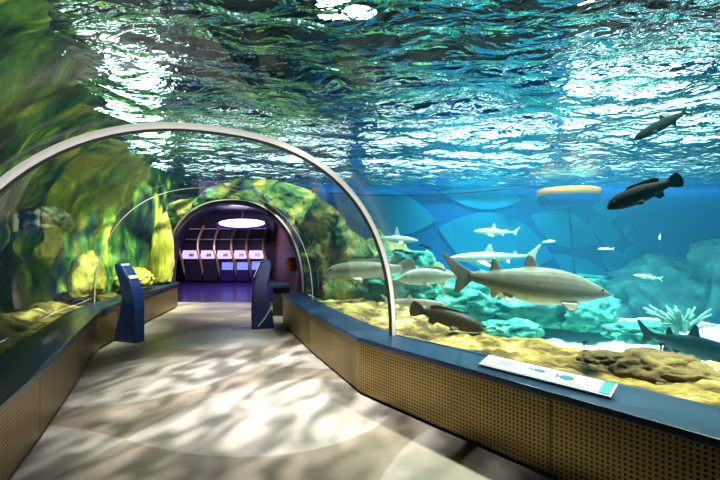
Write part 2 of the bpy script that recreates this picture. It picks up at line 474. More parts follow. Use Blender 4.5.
def fishlogo(cx, cy, l, h, m):
    bm = bmesh.new()
    out = []
    for k in range(20):
        t = 2*math.pi*k/20
        out.append((cx+l*.4*math.cos(t), cy+h*.5*math.sin(t)))
    vs = [bm.verts.new((x, y, 0)) for x, y in out]; bm.faces.new(vs)
    vs = [bm.verts.new(p) for p in ((cx-l*.36, cy, 0), (cx-l*.6, cy+h*.45, 0), (cx-l*.6, cy-h*.45, 0))]; bm.faces.new(vs)
    g = bmesh.ops.extrude_face_region(bm, geom=bm.faces[:])
    bmesh.ops.translate(bm, vec=(0, 0, .002), verts=[v for v in g['geom'] if isinstance(v, bmesh.types.BMVert)])
    bmesh.ops.transform(bm, matrix=Matrix.Translation((0, 0, .0445)) @ tilt.to_matrix().to_4x4(), verts=bm.verts)
    obj('fish_picture', bm, m, sg)
fishlogo(-.02, .01, .11, .04, M['blueprint']); fishlogo(.17, .0, .12, .06, M['blueprint'])
for i, (x, w) in enumerate(((-.33, .14), (-.33, .1), (-.33, .12), (.02, .07), (.2, .07))):
    bm = bmesh.new()
    box(bm, (x+w/2, .035-.022*(i % 3) if i < 3 else -.04, .0455), (w, .004, .0015), None)
    bmesh.ops.transform(bm, matrix=tilt.to_matrix().to_4x4(), verts=bm.verts)
    obj('text_line', bm, M['blueprint'], sg)

# ------------------------------------------------------------------ kiosks
def kiosk(label, px, py, sil, scr, mirror, stripe, yaw):
    Y = EYE*F/(py-240); base = Vector(((px-360)/F*Y, Y, 0)); k = Y/F
    root = empty('information_kiosk', base, (0, 0, yaw)); tag(root, label, 'kiosk')
    bm = bmesh.new()
    P = [((x-px)*k, (py-y)*k) for x, y in sil]
    # smooth closed outline
    for _ in range(2):
        Q = []
        for i in range(len(P)):
            a, b = Vector(P[i]), Vector(P[(i+1) % len(P)])
            if min(a.y, b.y) < .01: Q += [tuple(a)] if a.y < .01 else [tuple(a*.75+b*.25), tuple(a*.25+b*.75)]
            else: Q += [tuple(a*.75+b*.25), tuple(a*.25+b*.75)]
        P = Q
    hw = .095
    fr = [bm.verts.new((x, -hw, max(z, 0))) for x, z in P]; bk = [bm.verts.new((x, hw, max(z, 0))) for x, z in P]
    n = len(P)
    for i in range(n): bm.faces.new((fr[i], fr[(i+1) % n], bk[(i+1) % n], bk[i]))
    bm.faces.new(fr); bm.faces.new(bk[::-1])
    bmesh.ops.recalc_face_normals(bm, faces=bm.faces[:])
    eds = [e for e in bm.edges if abs(e.verts[0].co.y-e.verts[1].co.y) < 1e-5]
    bmesh.ops.bevel(bm, geom=eds, offset=.022, segments=3, affect='EDGES', profile=.5)
    obj('body', bm, M['kiosk'], root, smooth=False)
    (x0, y0), (x1, y1) = scr
    a = Vector(((x0-px)*k, 0, (py-y0)*k)); b = Vector(((x1-px)*k, 0, (py-y1)*k))
    d = b-a; th = math.atan2(d.z, d.x); nrm = Vector((-d.z, 0, d.x)).normalized()
    if nrm.z < 0: nrm = -nrm
    fm = empty_part('screen_frame', root)
    bm = bmesh.new(); box(bm, (a+b)/2+nrm*.0, (d.length+.05, .17, .03), Euler((0, -th, 0))); bevel(bm, .006); fo = obj('screen_bezel', bm, M['black'], root)
    bm = bmesh.new(); box(bm, (a+b)/2+nrm*.015, (d.length-.01, .14, .008), Euler((0, -th, 0))); obj('screen', bm, M['screen'], fo)
    if stripe:
        bm = bmesh.new()
        (x0, y0), (x1, y1) = stripe
        tube(bm, [((x0-px)*k, -hw-.002, (py-y0)*k), ((x0*.5+x1*.5+1-px)*k, -hw-.002, (py-(y0+y1)/2)*k), ((x1-px)*k, -hw-.002, (py-y1)*k)], .012, 6)
        obj('white_stripe', bm, M['white'], root)
    return root
def empty_part(*a): return None
kiosk('leaning dark blue kiosk with lit screen beside left counter', 129, 341,
      [(114, 341), (143.5, 341), (144, 318), (143, 298), (139, 284), (132, 273), (125, 264.5), (117, 263), (115, 267), (120, 277), (125, 290), (126, 302), (122, 316), (117, 329)],
      ((122.5, 264.5), (135, 279)), False, None, math.radians(-20))
kiosk('curved dark blue kiosk with white stripe standing by far end of right counter', 263, 328,
      [(252, 328), (274, 328), (273.5, 318), (270, 306), (267.5, 294), (268, 282), (271, 270), (271.5, 262), (268, 258.5), (261, 261), (257, 270), (254, 282), (252, 296), (251.5, 312)],
      ((254.8, 277), (261, 263.5)), True, ((258, 325), (270, 308)), math.radians(16))

# ------------------------------------------------------------------ far portal and end room
RP, LP = ST[5]
pf = Vector((0, 0, 1)).cross((RP-LP).normalized()).normalized()
if pf.y < 0: pf = -pf
port = arch_band(RP, LP, 2.42, -.07, .06, .11, pf, 'portal_arch', M['violet'], legs=True)
port.location = pf*.13
tag(port, 'dark violet arch framing the doorway at the tunnel far end', 'arch')
pr = arch_band(RP, LP, 2.42, .03, .05, .02, pf, 'portal_trim', M['steel'], port); pr.location = -pf*.13
pr['label'] = 'thin pale trim on its near edge'

def wallslab(name, pts, z0, z1, th, m):
    bm = bmesh.new()
    q = offset(pts, th); prism(bm, list(pts)+q[::-1], z0, z1)
    return tag(obj(name, bm, m), kind='structure')
wallslab('wall_end_right', [(-.95, 8.0), (-3.5, 16.0)], 0, 2.66, -.1, M['brownwall'])
wallslab('wall_end_back', [(-8.8, 16.0), (-3.4, 16.0)], 0, 2.66, .1, M['blackwall'])
wallslab('wall_end_left', [(-4.75, 9.6), (-8.6, 16.0)], 0, 2.66, .1, M['blackwall'])
bm = bmesh.new(); prism(bm, [(-.9, 8.1), (-3.4, 16.1), (-8.8, 16.1), (-4.75, 9.75)], 2.62, 2.68)
tag(obj('ceiling_end_room', bm, M['violet']), kind='structure')

# exhibit wall of five curved bays
BY = 15.4
bw = empty('display_wall', (at(230, 281, BY).x, BY, 0)); tag(bw, 'curved display wall of gold ribs and violet lit shelves in end room', 'display')
def blocal(px, py, dy=0.0):
    p = at(px, py, BY); return Vector((p.x-bw.location.x, dy, p.z))
ribs = [187, 205, 221, 237.5, 252, 268.5]
def bend(z): return -.32*(1-((z-.9)/1.3)**2)*.6 if z > .2 else -.05   # bulges towards the viewer at mid height
for x in ribs:
    bm = bmesh.new()
    pts = []
    for k in range(13):
        y = 226+(281.5-226)*k/12
        lean = 3.0*math.sin(math.pi*min(1, k/7))* -1 if k < 7 else (k-7)*.35
        p = blocal(x+lean, y); pts.append(Vector((p.x, -.12-.35*math.sin(math.pi*k/12), max(p.z, 0.0))))
    tube(bm, pts, .05, 8); obj('rib', bm, M['gold'], bw)
for i in range(5):
    xa, xb = ribs[i]+1.5, ribs[i+1]-1.5
    for k, y in enumerate((229, 239.5)):
        a, b = blocal(xa, y), blocal(xb, y)
        bm = bmesh.new(); box(bm, (a+b)/2+Vector((0, -.1, 0)), (b.x-a.x, .3, .035)); obj('shelf', bm, M['shelf'], bw)
    a, b = blocal(xa-2, 250), blocal(xb-1, 258.5)
    c = (a+b)/2
    bm = bmesh.new(); box(bm, (c.x, -.36, c.z), (b.x-a.x, .06, abs(a.z-b.z)), Euler((math.radians(-25), 0, 0))); bevel(bm, .015); lp = obj('lit_panel', bm, M['glow'], bw)
    bm = bmesh.new(); box(bm, (c.x+.05, -.40, c.z-.02), (.18, .02, .12), Euler((math.radians(-25), 0, 0))); obj('display_card', bm, M['shelf'], lp)
    a, b = blocal(xa, 261), blocal(xb+1, 280)
    c = (a+b)/2
    bm = bmesh.new(); box(bm, (c.x, -.2, c.z), (b.x-a.x, .3, abs(a.z-b.z))); bevel(bm, .02); obj('cabinet', bm, M['black'] if i < 2 else M['violet'], bw)
    if i >= 2:
        a, b = blocal(xa+(3 if i == 2 else 1), 262), blocal(xb, 269)
        c = (a+b)/2
        bm = bmesh.new(); box(bm, (c.x, -.37, c.z), (b.x-a.x, .03, abs(a.z-b.z))); obj('blue_screen', bm, M['glow_blue'], bw)
bm = bmesh.new(); a = blocal(178, 220); b = blocal(282, 281); box(bm, ((a.x+b.x)/2, .15, 1.15), (b.x-a.x, .1, 2.3)); obj('back_panel', bm, M['black'], bw)
# sloping header with the oval light
hd = empty('header_light', (at(242, 223.5, 13.6).x, 13.6, at(242, 223.5, 13.6).z)); tag(hd, 'bright oval ceiling light above the display wall in end room', 'light')
tl = Euler((math.radians(62), 0, 0))
bm = bmesh.new(); lathe(bm, [(.01, .03), (.5, .03), (.6, 0), (.62, -.04), (.01, -.05)], 40)
bmesh.ops.transform(bm, matrix=tl.to_matrix().to_4x4() @ Matrix.Diagonal((1.5, .34, 1, 1)), verts=bm.verts); obj('housing', bm, M['violet'], hd, True)
bm = bmesh.new(); lathe(bm, [(.01, .045), (.48, .045), (.52, .03), (.01, .02)], 40)
bmesh.ops.transform(bm, matrix=tl.to_matrix().to_4x4() @ Matrix.Diagonal((1.5, .3, 1, 1)), verts=bm.verts); obj('diffuser', bm, M['lamp'], hd, True)
bm = bmesh.new(); tube(bm, [(0, .05, 0), (0, .1, 2.6-hd.location.z)], .03, 8); obj('stem', bm, M['black'], hd)
# blue desk and orange seat just inside the doorway
dk = empty('corner_desk', (-1.62, 8.75, 0)); tag(dk, 'low dark blue desk just inside the doorway against brown wall', 'desk')
bm = bmesh.new(); prism(bm, [(-.3, -.4), (.18, -.4), (-.1, .9), (-.45, .9)], .6, .66); bevel(bm, .01); obj('desk_top', bm, M['navy'], dk)
bm = bmesh.new(); prism(bm, [(-.22, -.32), (.14, -.32), (-.14, .8), (-.38, .8)], 0, .6); obj('desk_body', bm, M['black'], dk)
p = at(293, 265, 8.7)
ob = empty('wall_lamp', (-1.52, 8.95, p.z)); tag(ob, 'small round orange lamp on brown wall just inside the doorway', 'lamp')
bm = bmesh.new(); lathe(bm, [(.02, -.16), (.1, -.15), (.15, 0), (.1, .15), (.02, .16)], 20); obj('shade', bm, M['orange'], ob, True)
bm = bmesh.new(); tube(bm, [(0, 0, 0), (.25, .03, 0)], .03, 8); obj('bracket', bm, M['black'], ob)

# ------------------------------------------------------------------ rock, sand, reef
SURF = 3.3
# left algae wall
def leftrock(u, v):
    y = -2.0+12.2*u
    n2 = Vector((polyline(LI, y+.1)-polyline(LI, y-.1), .2)).normalized(); nx, ny = -n2.y, n2.x
    z = .25+2.95*v
    col = noise.ridged_multi_fractal(Vector((y*.62+3.1, z*.1, 2.0)), .9, 2.0, 3, 1, 2)
    d = .95-.30*col+.5*fbm(Vector((y*.7, z*.5, 4.4)), 3)*.5+.16*fbm(Vector((y*2.4, z*1.5, 9.1)), 6)
    ov = max(0, z-1.5)/1.7
    d -= 1.15*ov**1.7
    e = min(1, max(0, (y-7.6)/1.9)); d *= 1-.85*e*e*(3-2*e)
    t = min(1, max(0, (z-.6)/1.9)); inset = 1.85*(1-(1-t**2.3)**(1/2.3))
    d = max(d, .2-min(inset, 1.6)+.1*fbm(Vector((y*3, z*3, 1)), 3))
    return (polyline(LI, y)+nx*d, y+ny*d, z)
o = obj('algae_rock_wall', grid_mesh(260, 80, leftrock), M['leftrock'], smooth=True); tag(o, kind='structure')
# left ledge
def leftledge(u, v):
    y = -2.0+11.5*u
    n2 = Vector((polyline(LI, y+.1)-polyline(LI, y-.1), .2)).normalized(); nx, ny = -n2.y, n2.x
    d = .06+1.2*v
    z = .52+.1*v+(.12*fbm(Vector((y*2.5, d*2.5, 1.7)), 4)+.05) * min(1, v*4)
    return (polyline(LI, y)+nx*d, y+ny*d, z)
o = obj('left_ledge', grid_mesh(200, 30, leftledge), M['ledge'], smooth=True); tag(o, kind='structure')
# right ledge along the glass
RY = sorted(RI, key=lambda p: p[1])
def rightledge(u, v):
    s = u*(len(RI)-1); i = min(int(s), len(RI)-2); t = s-i
    a, b = Vector(RI[i]), Vector(RI[i+1]); p = a.lerp(b, t)
    d0 = (Vector(RI[min(i+1, len(RI)-1)])-Vector(RI[i])).normalized()
    d1 = (Vector(RI[min(i+2, len(RI)-1)])-Vector(RI[min(i+1, len(RI)-2)])).normalized() if i < len(RI)-2 else d0
    dd = d0.lerp(d1, t).normalized(); nrm = Vector((dd.y, -dd.x))
    w = 1.25 if i >= 3 else 1.12
    d = .06+w*v*1.5
    e = max(0, (v-.62)/.38)
    q = p+nrm*d
    nz = fbm(Vector((q.x*1.5, q.y*1.5, .3)), 5)
    z = .53+.07*nz*min(1, v*5)+.035*fbm(Vector((q.x*6, q.y*6, 7)), 5)*min(1, v*5)-1.3*e**1.4
    return (q.x, q.y, z)
o = obj('sandy_ledge', grid_mesh(260, 60, rightledge), M['ledge'], smooth=True); tag(o, kind='structure')

# tank bottom
BOT = -.35
def sandf(u, v):
    x, y = -2+16*u, -3+16.5*v
    return (x, y, BOT+.12*fbm(Vector((x*.6, y*.6, 5)), 3)+.02*math.sin(x*9+2*noise.noise(Vector((x, y, 0)))*3))
o = obj('sand_bed', grid_mesh(120, 120, sandf), M['sand'], smooth=True); tag(o, kind='structure')

# reef slope on the right of the doorway
def bump(x, y, cx, cy, r, h): return h*math.exp(-((x-cx)**2+(y-cy)**2)/(r*r))
def reef(u, v):
    x, y = -1.2+5.6*u, 7.0+6.3*v
    z = BOT-.1+bump(x, y, -.95, 8.5, .75, 2.5)+bump(x, y, .1, 9.6, 1.0, 1.55)+bump(x, y, 1.1, 10.2, 1.0, 1.25)+bump(x, y, .2, 8.2, .8, .9)+bump(x, y, 2.3, 10.6, 1.0, 1.0)
    n = noise.ridged_multi_fractal(Vector((x*1.1, y*1.1, 2)), .9, 2.1, 5, 1, 2)
    z += (.28*n-.3)*min(1, max(0, (z-BOT)*1.5))
    st = .28; z = z*.55+.45*(math.floor(z/st)*st+st*min(1, (z/st-math.floor(z/st))*3))
    return (x, y, z)
o = obj('reef_slope', grid_mesh(170, 170, reef), M['greenrock'], smooth=True); tag(o, kind='structure')

# rock face around the doorway (polar sheet outside the portal arch)
def portrock(u, v):
    k = u*NP; i = min(int(k), NP-1); t = k-i
    A = arch(RP, LP, 2.42, .05); p = A[i].lerp(A[i+1], t)
    c = (RP+LP)/2+Vector((0, 0, .9)); d = (p-c).normalized()
    w = .42+.95*max(0, 1-max(0, math.sin(math.pi*u)-.25)/(.8 if u < .5 else .6))
    q = p+d*w*v
    q.z = max(q.z, -.3)
    n = fbm(Vector((q.x*1.3, q.y*1.3, q.z*1.1)), 5)
    return q+pf*(.12+.22*v*v-(.34*n+.1)*min(1, v*5)*(-1 if False else 1))
o = obj('portal_rock', grid_mesh(200, 40, portrock), M['greenrock'], smooth=True); tag(o, kind='structure')

def rock(name, label, c, size, seed, m, cat='rock', group=None, rough=.5, flat=0.0, rot=0, sub=5):
    bm = bmesh.new(); bmesh.ops.create_icosphere(bm, subdivisions=sub, radius=1)
    off = Vector((seed*3.7, seed*1.9, seed*.7))
    for v in bm.verts:
        n = v.co.normalized()
        r = 1+rough*noise.ridged_multi_fractal(n*1.4+off, .8, 2.1, 6, 1, 2)*.6-rough*.55+rough*.5*noise.noise(n*1.1+off)+rough*.08*fbm(n*5+off, 5)
        v.co = n*r
        if flat and v.co.z > flat: v.co.z = flat+(v.co.z-flat)*.15
        if v.co.z < -.55: v.co.z = -.55+(v.co.z+.55)*.2
        v.co = Vector((v.co.x*size[0], v.co.y*size[1], v.co.z*size[2]))
    o = obj(name, bm, m, smooth=True, loc=c); o.rotation_euler = (0, 0, rot)
    return tag(o, label, cat, group)
def rk(px, py, Y, size, seed, m, label, **kw): return rock('rock', label, at(px, py, Y), size, seed, m, **kw)

rk(480, 305, 9.0, (1.0, .7, .6), 1, M['tealrock'], 'low teal rock on sand below the big shark tail')
rk(548, 307, 8.6, (1.15, .8, .55), 2, M['tealrock'], 'broad turquoise rock right behind the big shark belly')
rk(585, 318, 7.8, (.5, .4, .35), 3, M['tealrock'], 'small turquoise rock below the big shark snout')
rk(555, 286, 11.0, (1.25, .8, .75), 4, M['tealrock'], 'flat topped pale rock where the buoy rope is tied', flat=.35)
rk(405, 262, 9.2, (.55, .5, .5), 5, M['tealrock'], 'pale squared rock on the reef right of the steel arch', flat=.4)
rk(400, 290, 7.4, (.6, .5, .35), 6, M['tealrock'], 'teal rock behind the steel arch foot')
rk(450, 300, 7.6, (.55, .4, .3), 7, M['tealrock'], 'teal rock between the pale fish and the brown grouper')
rk(640, 334, 6.6, (.5, .3, .18), 8, M['tealrock'], 'low teal rock on white sand left of the dark shark')
rk(510, 330, 6.8, (.45, .3, .16), 9, M['tealrock'], 'small flat teal rock on white sand behind yellow ledge')
rk(345, 285, 7.9, (.5, .45, .4), 10, M['greenrock'], 'green brown rock low on the reef left of the steel arch')
rk(325, 262, 8.0, (.45, .4, .45), 11, M['greenrock'], 'green rock bulging beside the far doorway')
rk(660, 372, 3.35, (.38, .26, .14), 12, M['brownrock'], 'rough brown rock on the ledge below the dark shark', rough=.5)
rk(690, 383, 3.15, (.3, .2, .12), 13, M['brownrock'], 'brown rock at right end of the sandy ledge', rough=.5)
rk(612, 363, 3.5, (.22, .18, .08), 14, M['brownrock'], 'small brown stone on the ledge above the information panel', rough=.5)
rk(645, 351, 3.75, (.14, .08, .022), 15, M['darkrock'], 'dark flat stone slab poking out at back of sandy ledge', rough=.4, rot=.5)
# right-hand dim hill
rk(705, 312, 10.5, (2.2, 1.0, 1.35), 21, M['hillrock'], 'large dim blue green rock hill at right end of tank', rough=.5)
rk(640, 312, 11.3, (1.3, .8, .9), 22, M['hillrock'], 'dim blue rock left of the hill behind branching coral', rough=.5)
rk(745, 295, 9.5, (1.2, .9, 1.3), 23, M['hillrock'], 'dim tall rock cut by the right picture edge', rough=.5)
# left tank
rk(46, 222, 5.3, (.24, .3, .2), 31, M['darkrock'], 'dark rounded rock knob sticking out of the algae wall', rough=.3)
rk(88, 280, 6.6, (.2, .3, .42), 32, M['yellowrock'], 'squat yellow rock on the left ledge behind kiosk', rough=.35)
rk(163, 258, 9.15, (.2, .25, .95), 33, M['yellowrock'], 'tall yellow rock pillar left of the far doorway', rough=.3)
rk(135, 280, 8.0, (.3, .35, .22), 35, M['yellowrock'], 'low pale yellow rock right of left kiosk screen', rough=.35)

# branching coral
cr = at(680, 325, 7.0)
bm = bmesh.new()
random.seed(3)
for k in range(46):
    a = random.uniform(0, 6.28); r = random.uniform(.05, .5)
    h = random.uniform(.15, .42)
    b0 = Vector((r*.3*math.cos(a), r*.3*math.sin(a), 0)); t = Vector((r*math.cos(a)*1.3-.12, r*math.sin(a), h))
    tube(bm, [b0, b0.lerp(t, .5)+Vector((0, 0, .06)), t], [.03, .024, .016], 6)
tag(obj('branching_coral', bm, M['coral'], smooth=True, loc=(cr.x, cr.y, cr.z-.1)), 'pale green branching coral behind the dark shark', 'coral')
# little stakes on the ledge
for px, py, Y, lb in ((584, 352, 4.1, 'thin dark stake on the ledge above information panel'), (661, 355, 3.6, 'short dark stake on the ledge beside the dark slab')):
    p = at(px, py, Y)
    st = empty('marker_stake', p); tag(st, lb, 'stake', 'stakes on the sandy ledge')
    bm = bmesh.new(); tube(bm, [(0, 0, -.08), (0, 0, .1)], .008, 6); obj('pin', bm, M['black'], st)
    bm = bmesh.new(); box(bm, (.01, 0, .1), (.05, .012, .025)); obj('tag_plate', bm, M['black'], st)

# buoy with rope
bc = at(568, 181, 11.0)
by = empty('mooring_buoy', (bc.x, bc.y, SURF-.5)); tag(by, 'blue dome shaped float with orange and white band at water surface', 'buoy')
bm = bmesh.new(); lathe(bm, [(.05, -.3), (.6, -.28), (.75, -.18), (.79, -.02), (.77, .08), (.05, .1)], 40); obj('float_body', bm, M['buoyblue'], by, True)
bm = bmesh.new(); lathe(bm, [(.77, .0), (.80, .01), (.79, .18), (.7, .2), (.3, .2)], 40); obj('orange_band', bm, M['buoyorange'], by, True)
bm = bmesh.new(); lathe(bm, [(.73, .18), (.7, .21), (.5, .23), (.2, .24), (.02, .24)], 40); obj('white_cap', bm, M['buoywhite'], by, True)
tie = at(575, 272, 11.0)
bm = bmesh.new(); tube(bm, [bc+Vector((0, 0, -.05)), bc.lerp(tie, .5)+Vector((-.02, 0, 0)), tie+Vector((0, 0, -.15))], .03, 8)
tag(obj('mooring_rope', bm, M['rope'], smooth=True), 'dark rope hanging from the blue float down to flat rock', 'rope')

P = [at(x, y, 11.2) for x, y in ((330, 193), (365, 195), (410, 195.5), (460, 193), (505, 189.5), (543, 187))]
bm = bmesh.new(); tube(bm, [Vector(q) for q in catmull([tuple(p) for p in P], 4)], .022, 6)
tag(obj('floating_line', bm, M['rope'], smooth=True), 'thin dark line trailing left from the blue float below the surface', 'rope')

# ------------------------------------------------------------------ tank walls
wallslab('wall_back', [(-2.6, 13.5), (14.2, 13.5)], -.6, 6.6, .15, M['backblue'])
wallslab('wall_right', [(14.0, 13.5), (14.0, -3.2)], -.6, 6.6, .15, M['backblue'])
wallslab('wall_left', [(-9.0, -3.2), (-9.0, 13.5)], -.6, 6.6, .15, M['darkrock'])
wallslab('wall_behind_left', [(-9.0, 13.3), (-2.6, 13.3)], 2.75, 6.6, .15, M['darkrock'])
bm = bmesh.new(); box(bm, (2.5, 5.2, 6.7), (23.4, 17.2, .2)); tag(obj('ceiling', bm, M['ceil']), kind='structure')
for i, y in enumerate((1.0, 4.0, 7.0, 10.0)):
    bm = bmesh.new(); box(bm, (2.5, y, 6.45), (23, .22, .3)); tag(obj('trim_%d' % (i+1), bm, M['darksteel']), kind='structure')

# patches of light, built as pale solids against the back wall
def lightpatch(pts, label, name='leaf_panel'):
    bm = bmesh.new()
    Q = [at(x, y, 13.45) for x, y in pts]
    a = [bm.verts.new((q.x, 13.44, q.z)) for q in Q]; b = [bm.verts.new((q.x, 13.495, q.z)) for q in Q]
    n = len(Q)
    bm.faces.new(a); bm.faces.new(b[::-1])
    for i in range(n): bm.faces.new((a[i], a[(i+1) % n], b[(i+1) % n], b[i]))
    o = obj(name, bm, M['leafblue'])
    return tag(o, label, 'wall panel')  # these panels stand in for patches of light
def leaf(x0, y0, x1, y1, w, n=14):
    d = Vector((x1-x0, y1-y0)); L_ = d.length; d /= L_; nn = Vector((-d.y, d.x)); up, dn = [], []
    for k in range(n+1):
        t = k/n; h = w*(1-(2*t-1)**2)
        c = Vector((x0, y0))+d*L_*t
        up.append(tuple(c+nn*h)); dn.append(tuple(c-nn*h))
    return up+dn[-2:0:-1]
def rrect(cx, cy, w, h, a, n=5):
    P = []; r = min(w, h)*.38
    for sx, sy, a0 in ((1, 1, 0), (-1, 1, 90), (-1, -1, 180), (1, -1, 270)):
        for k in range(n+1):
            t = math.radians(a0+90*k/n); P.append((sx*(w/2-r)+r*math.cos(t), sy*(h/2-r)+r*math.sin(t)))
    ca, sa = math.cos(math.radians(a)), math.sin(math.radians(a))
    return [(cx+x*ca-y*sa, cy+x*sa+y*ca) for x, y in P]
lightpatch(leaf(340, 205, 437, 221, 22), 'pale leaf shape on back wall behind the steel arch')
lightpatch(leaf(438, 228, 553, 258, 30), 'large pale leaf shape on back wall above the big shark')
lightpatch(leaf(440, 190, 522, 200, 14), 'pale leaf shape on back wall left of the blue float')
lightpatch(leaf(531, 216, 598, 242, 17), 'pale leaf shape on back wall crossed by the float rope')
lightpatch(leaf(552, 254, 626, 300, 14), 'pale leaf shape low on back wall right of the rope foot')
lightpatch(rrect(603, 208, 30, 15, 50), 'pale rounded panel on back wall below the float right side', 'rounded_panel')
lightpatch(rrect(606, 231, 32, 17, 45), 'pale rounded panel on back wall below left of dark fish', 'rounded_panel')
lightpatch(rrect(630, 233, 18, 10, 55), 'smallest pale rounded panel on back wall below dark fish', 'rounded_panel')
lightpatch(rrect(618, 263, 26, 20, 40), 'widest pale rounded panel on back wall right of the rope', 'rounded_panel')
lightpatch(rrect(636, 258, 26, 13, 50), 'pale rounded panel on back wall at right end of the cluster', 'rounded_panel')

# ------------------------------------------------------------------ fish
def loft(bm, secs, seg=20):
    rings = []
    for x, zc, rz, ry, yo in secs:
        rings.append([bm.verts.new((x, yo+ry*math.cos(t), zc+rz*math.sin(t))) for t in [2*math.pi*k/seg for k in range(seg)]])
    for i in range(len(rings)-1):
        for j in range(seg): bm.faces.new((rings[i][j], rings[i+1][j], rings[i+1][(j+1) % seg], rings[i][(j+1) % seg]))
    bm.faces.new(rings[0]); bm.faces.new(rings[-1][::-1])
def fin(bm, pts, th, frame=None):
    """flat fin of an outline, thick in the middle"""
    P = [Vector((x, 0, z)) for x, z in pts]
    a = [bm.verts.new(p+Vector((0, -th, 0))) for p in P]; b = [bm.verts.new(p+Vector((0, th, 0))) for p in P]
    n = len(P)
    f1 = bm.faces.new(a); f2 = bm.faces.new(b[::-1])
    for i in range(n): bm.faces.new((a[i], b[i], b[(i+1) % n], a[(i+1) % n]))
    if frame is not None: bmesh.ops.transform(bm, matrix=frame, verts=a+b)
    bmesh.ops.triangulate(bm, faces=[f1, f2])

KINDS = {
 'shark': dict(prof=[(.5, -.012, .004, .008), (.46, -.006, .02, .032), (.4, .0, .038, .052), (.3, .004, .065, .07), (.18, .006, .085, .08), (.04, .004, .092, .08), (-.08, .004, .08, .066), (-.2, .008, .055, .045), (-.3, .012, .034, .026), (-.38, .018, .022, .016)],
    fins=[[(.035, .08), (-.02, .175), (-.05, .178), (-.06, .12), (-.085, .07)],
          [(-.18, .05), (-.235, .115), (-.255, .112), (-.255, .07), (-.27, .03)],
          [(-.34, .03), (-.42, .06), (-.53, .12), (-.545, .11), (-.49, .045), (-.44, .0), (-.455, -.07), (-.43, -.08), (-.38, -.03), (-.35, .0)],
          [(-.17, -.03), (-.22, -.1), (-.24, -.1), (-.24, -.04), (-.26, -.01)]],
    pec=[(.27, .0), (.22, .1), (.16, .15), (.13, .14), (.14, .07), (.15, 0)], pecz=-.055, pecang=18,
    pelv=[(-.1, .0), (-.15, .08), (-.18, .09), (-.19, 0)], pelz=-.05, eye=(.41, .046, .014, .008)),
 'reefshark': dict(prof=[(.5, 0, .004, .006), (.46, 0, .018, .026), (.38, 0, .04, .045), (.22, 0, .06, .055), (.05, 0, .06, .052), (-.1, 0, .046, .04), (-.25, .0, .026, .022), (-.38, .004, .013, .01)],
    fins=[[(.12, .045), (.05, .15), (.025, .152), (.02, .1), (.0, .045)],
          [(-.2, .02), (-.235, .065), (-.25, .065), (-.26, .01)],
          [(-.35, .012), (-.43, .06), (-.52, .13), (-.53, .12), (-.47, .03), (-.45, -.05), (-.43, -.055), (-.39, -.02), (-.36, -.008)]],
    pec=[(.22, .0), (.16, .12), (.1, .17), (.08, .16), (.11, .07), (.11, 0)], pecz=-.03, pecang=25,
    pelv=[(-.1, .0), (-.14, .06), (-.16, .065), (-.17, 0)], pelz=-.03, eye=(.42, .03, .008, .007)),
 'snapper': dict(prof=[(.5, -.02, .01, .01), (.46, -.012, .05, .03), (.38, 0, .095, .055), (.25, .008, .125, .07), (.1, .01, .135, .072), (-.08, .006, .115, .058), (-.22, .0, .075, .036), (-.32, 0, .043, .02), (-.38, 0, .038, .014)],
    fins=[[(.2, .12), (.1, .185), (-.05, .18), (-.17, .15), (-.24, .12), (-.24, .05)],
          [(-.1, -.1), (-.16, -.16), (-.22, -.14), (-.23, -.05)],
          [(-.34, .03), (-.42, .09), (-.5, .14), (-.51, .12), (-.46, .0), (-.51, -.12), (-.5, -.14), (-.42, -.09), (-.34, -.03)]],
    pec=[(.2, .0), (.14, .09), (.06, .11), (.05, .08), (.12, 0)], pecz=-.03, pecang=50,
    pelv=[(.16, .0), (.08, .09), (.05, .085), (.06, 0)], pelz=-.1, eye=(.4, .045, .03, .014)),
 'grouper': dict(prof=[(.5, -.025, .012, .015), (.47, -.02, .045, .04), (.4, -.005, .09, .07), (.28, .0, .125, .085), (.12, .0, .135, .085), (-.06, .0, .12, .07), (-.2, .0, .085, .046), (-.3, 0, .06, .03), (-.36, 0, .055, .02)],
    fins=[[(.22, .12), (.14, .17), (-.05, .165), (-.18, .16), (-.25, .12), (-.24, .05)],
          [(-.1, -.1), (-.16, -.17), (-.23, -.15), (-.24, -.05)],
          [(-.33, .05), (-.42, .1), (-.48, .11), (-.51, .06), (-.52, 0), (-.51, -.06), (-.48, -.11), (-.42, -.1), (-.33, -.05)]],
    pec=[(.22, .0), (.16, .1), (.08, .13), (.06, .1), (.13, 0)], pecz=-.04, pecang=35,
    pelv=[(.18, .0), (.1, .1), (.06, .1), (.08, 0)], pelz=-.1, eye=(.4, .055, .035, .013)),
 'barracuda': dict(prof=[(.5, 0, .006, .006), (.42, 0, .03, .024), (.3, 0, .045, .035), (.1, 0, .052, .04), (-.1, 0, .048, .036), (-.28, 0, .03, .02), (-.38, 0, .02, .012)],
    fins=[[(-.02, .045), (-.07, .1), (-.13, .04)], [(-.14, -.04), (-.19, -.085), (-.24, -.03)],
          [(-.35, .018), (-.5, .1), (-.51, .085), (-.43, 0), (-.51, -.085), (-.5, -.1), (-.35, -.018)]],
    pec=[(.22, .0), (.16, .07), (.12, .07), (.14, 0)], pecz=-.01, pecang=45,
    pelv=[(.05, .0), (.0, .05), (-.02, 0)], pelz=-.03, eye=(.4, .025, .012, .01)),
}
DG = bpy.context.evaluated_depsgraph_get
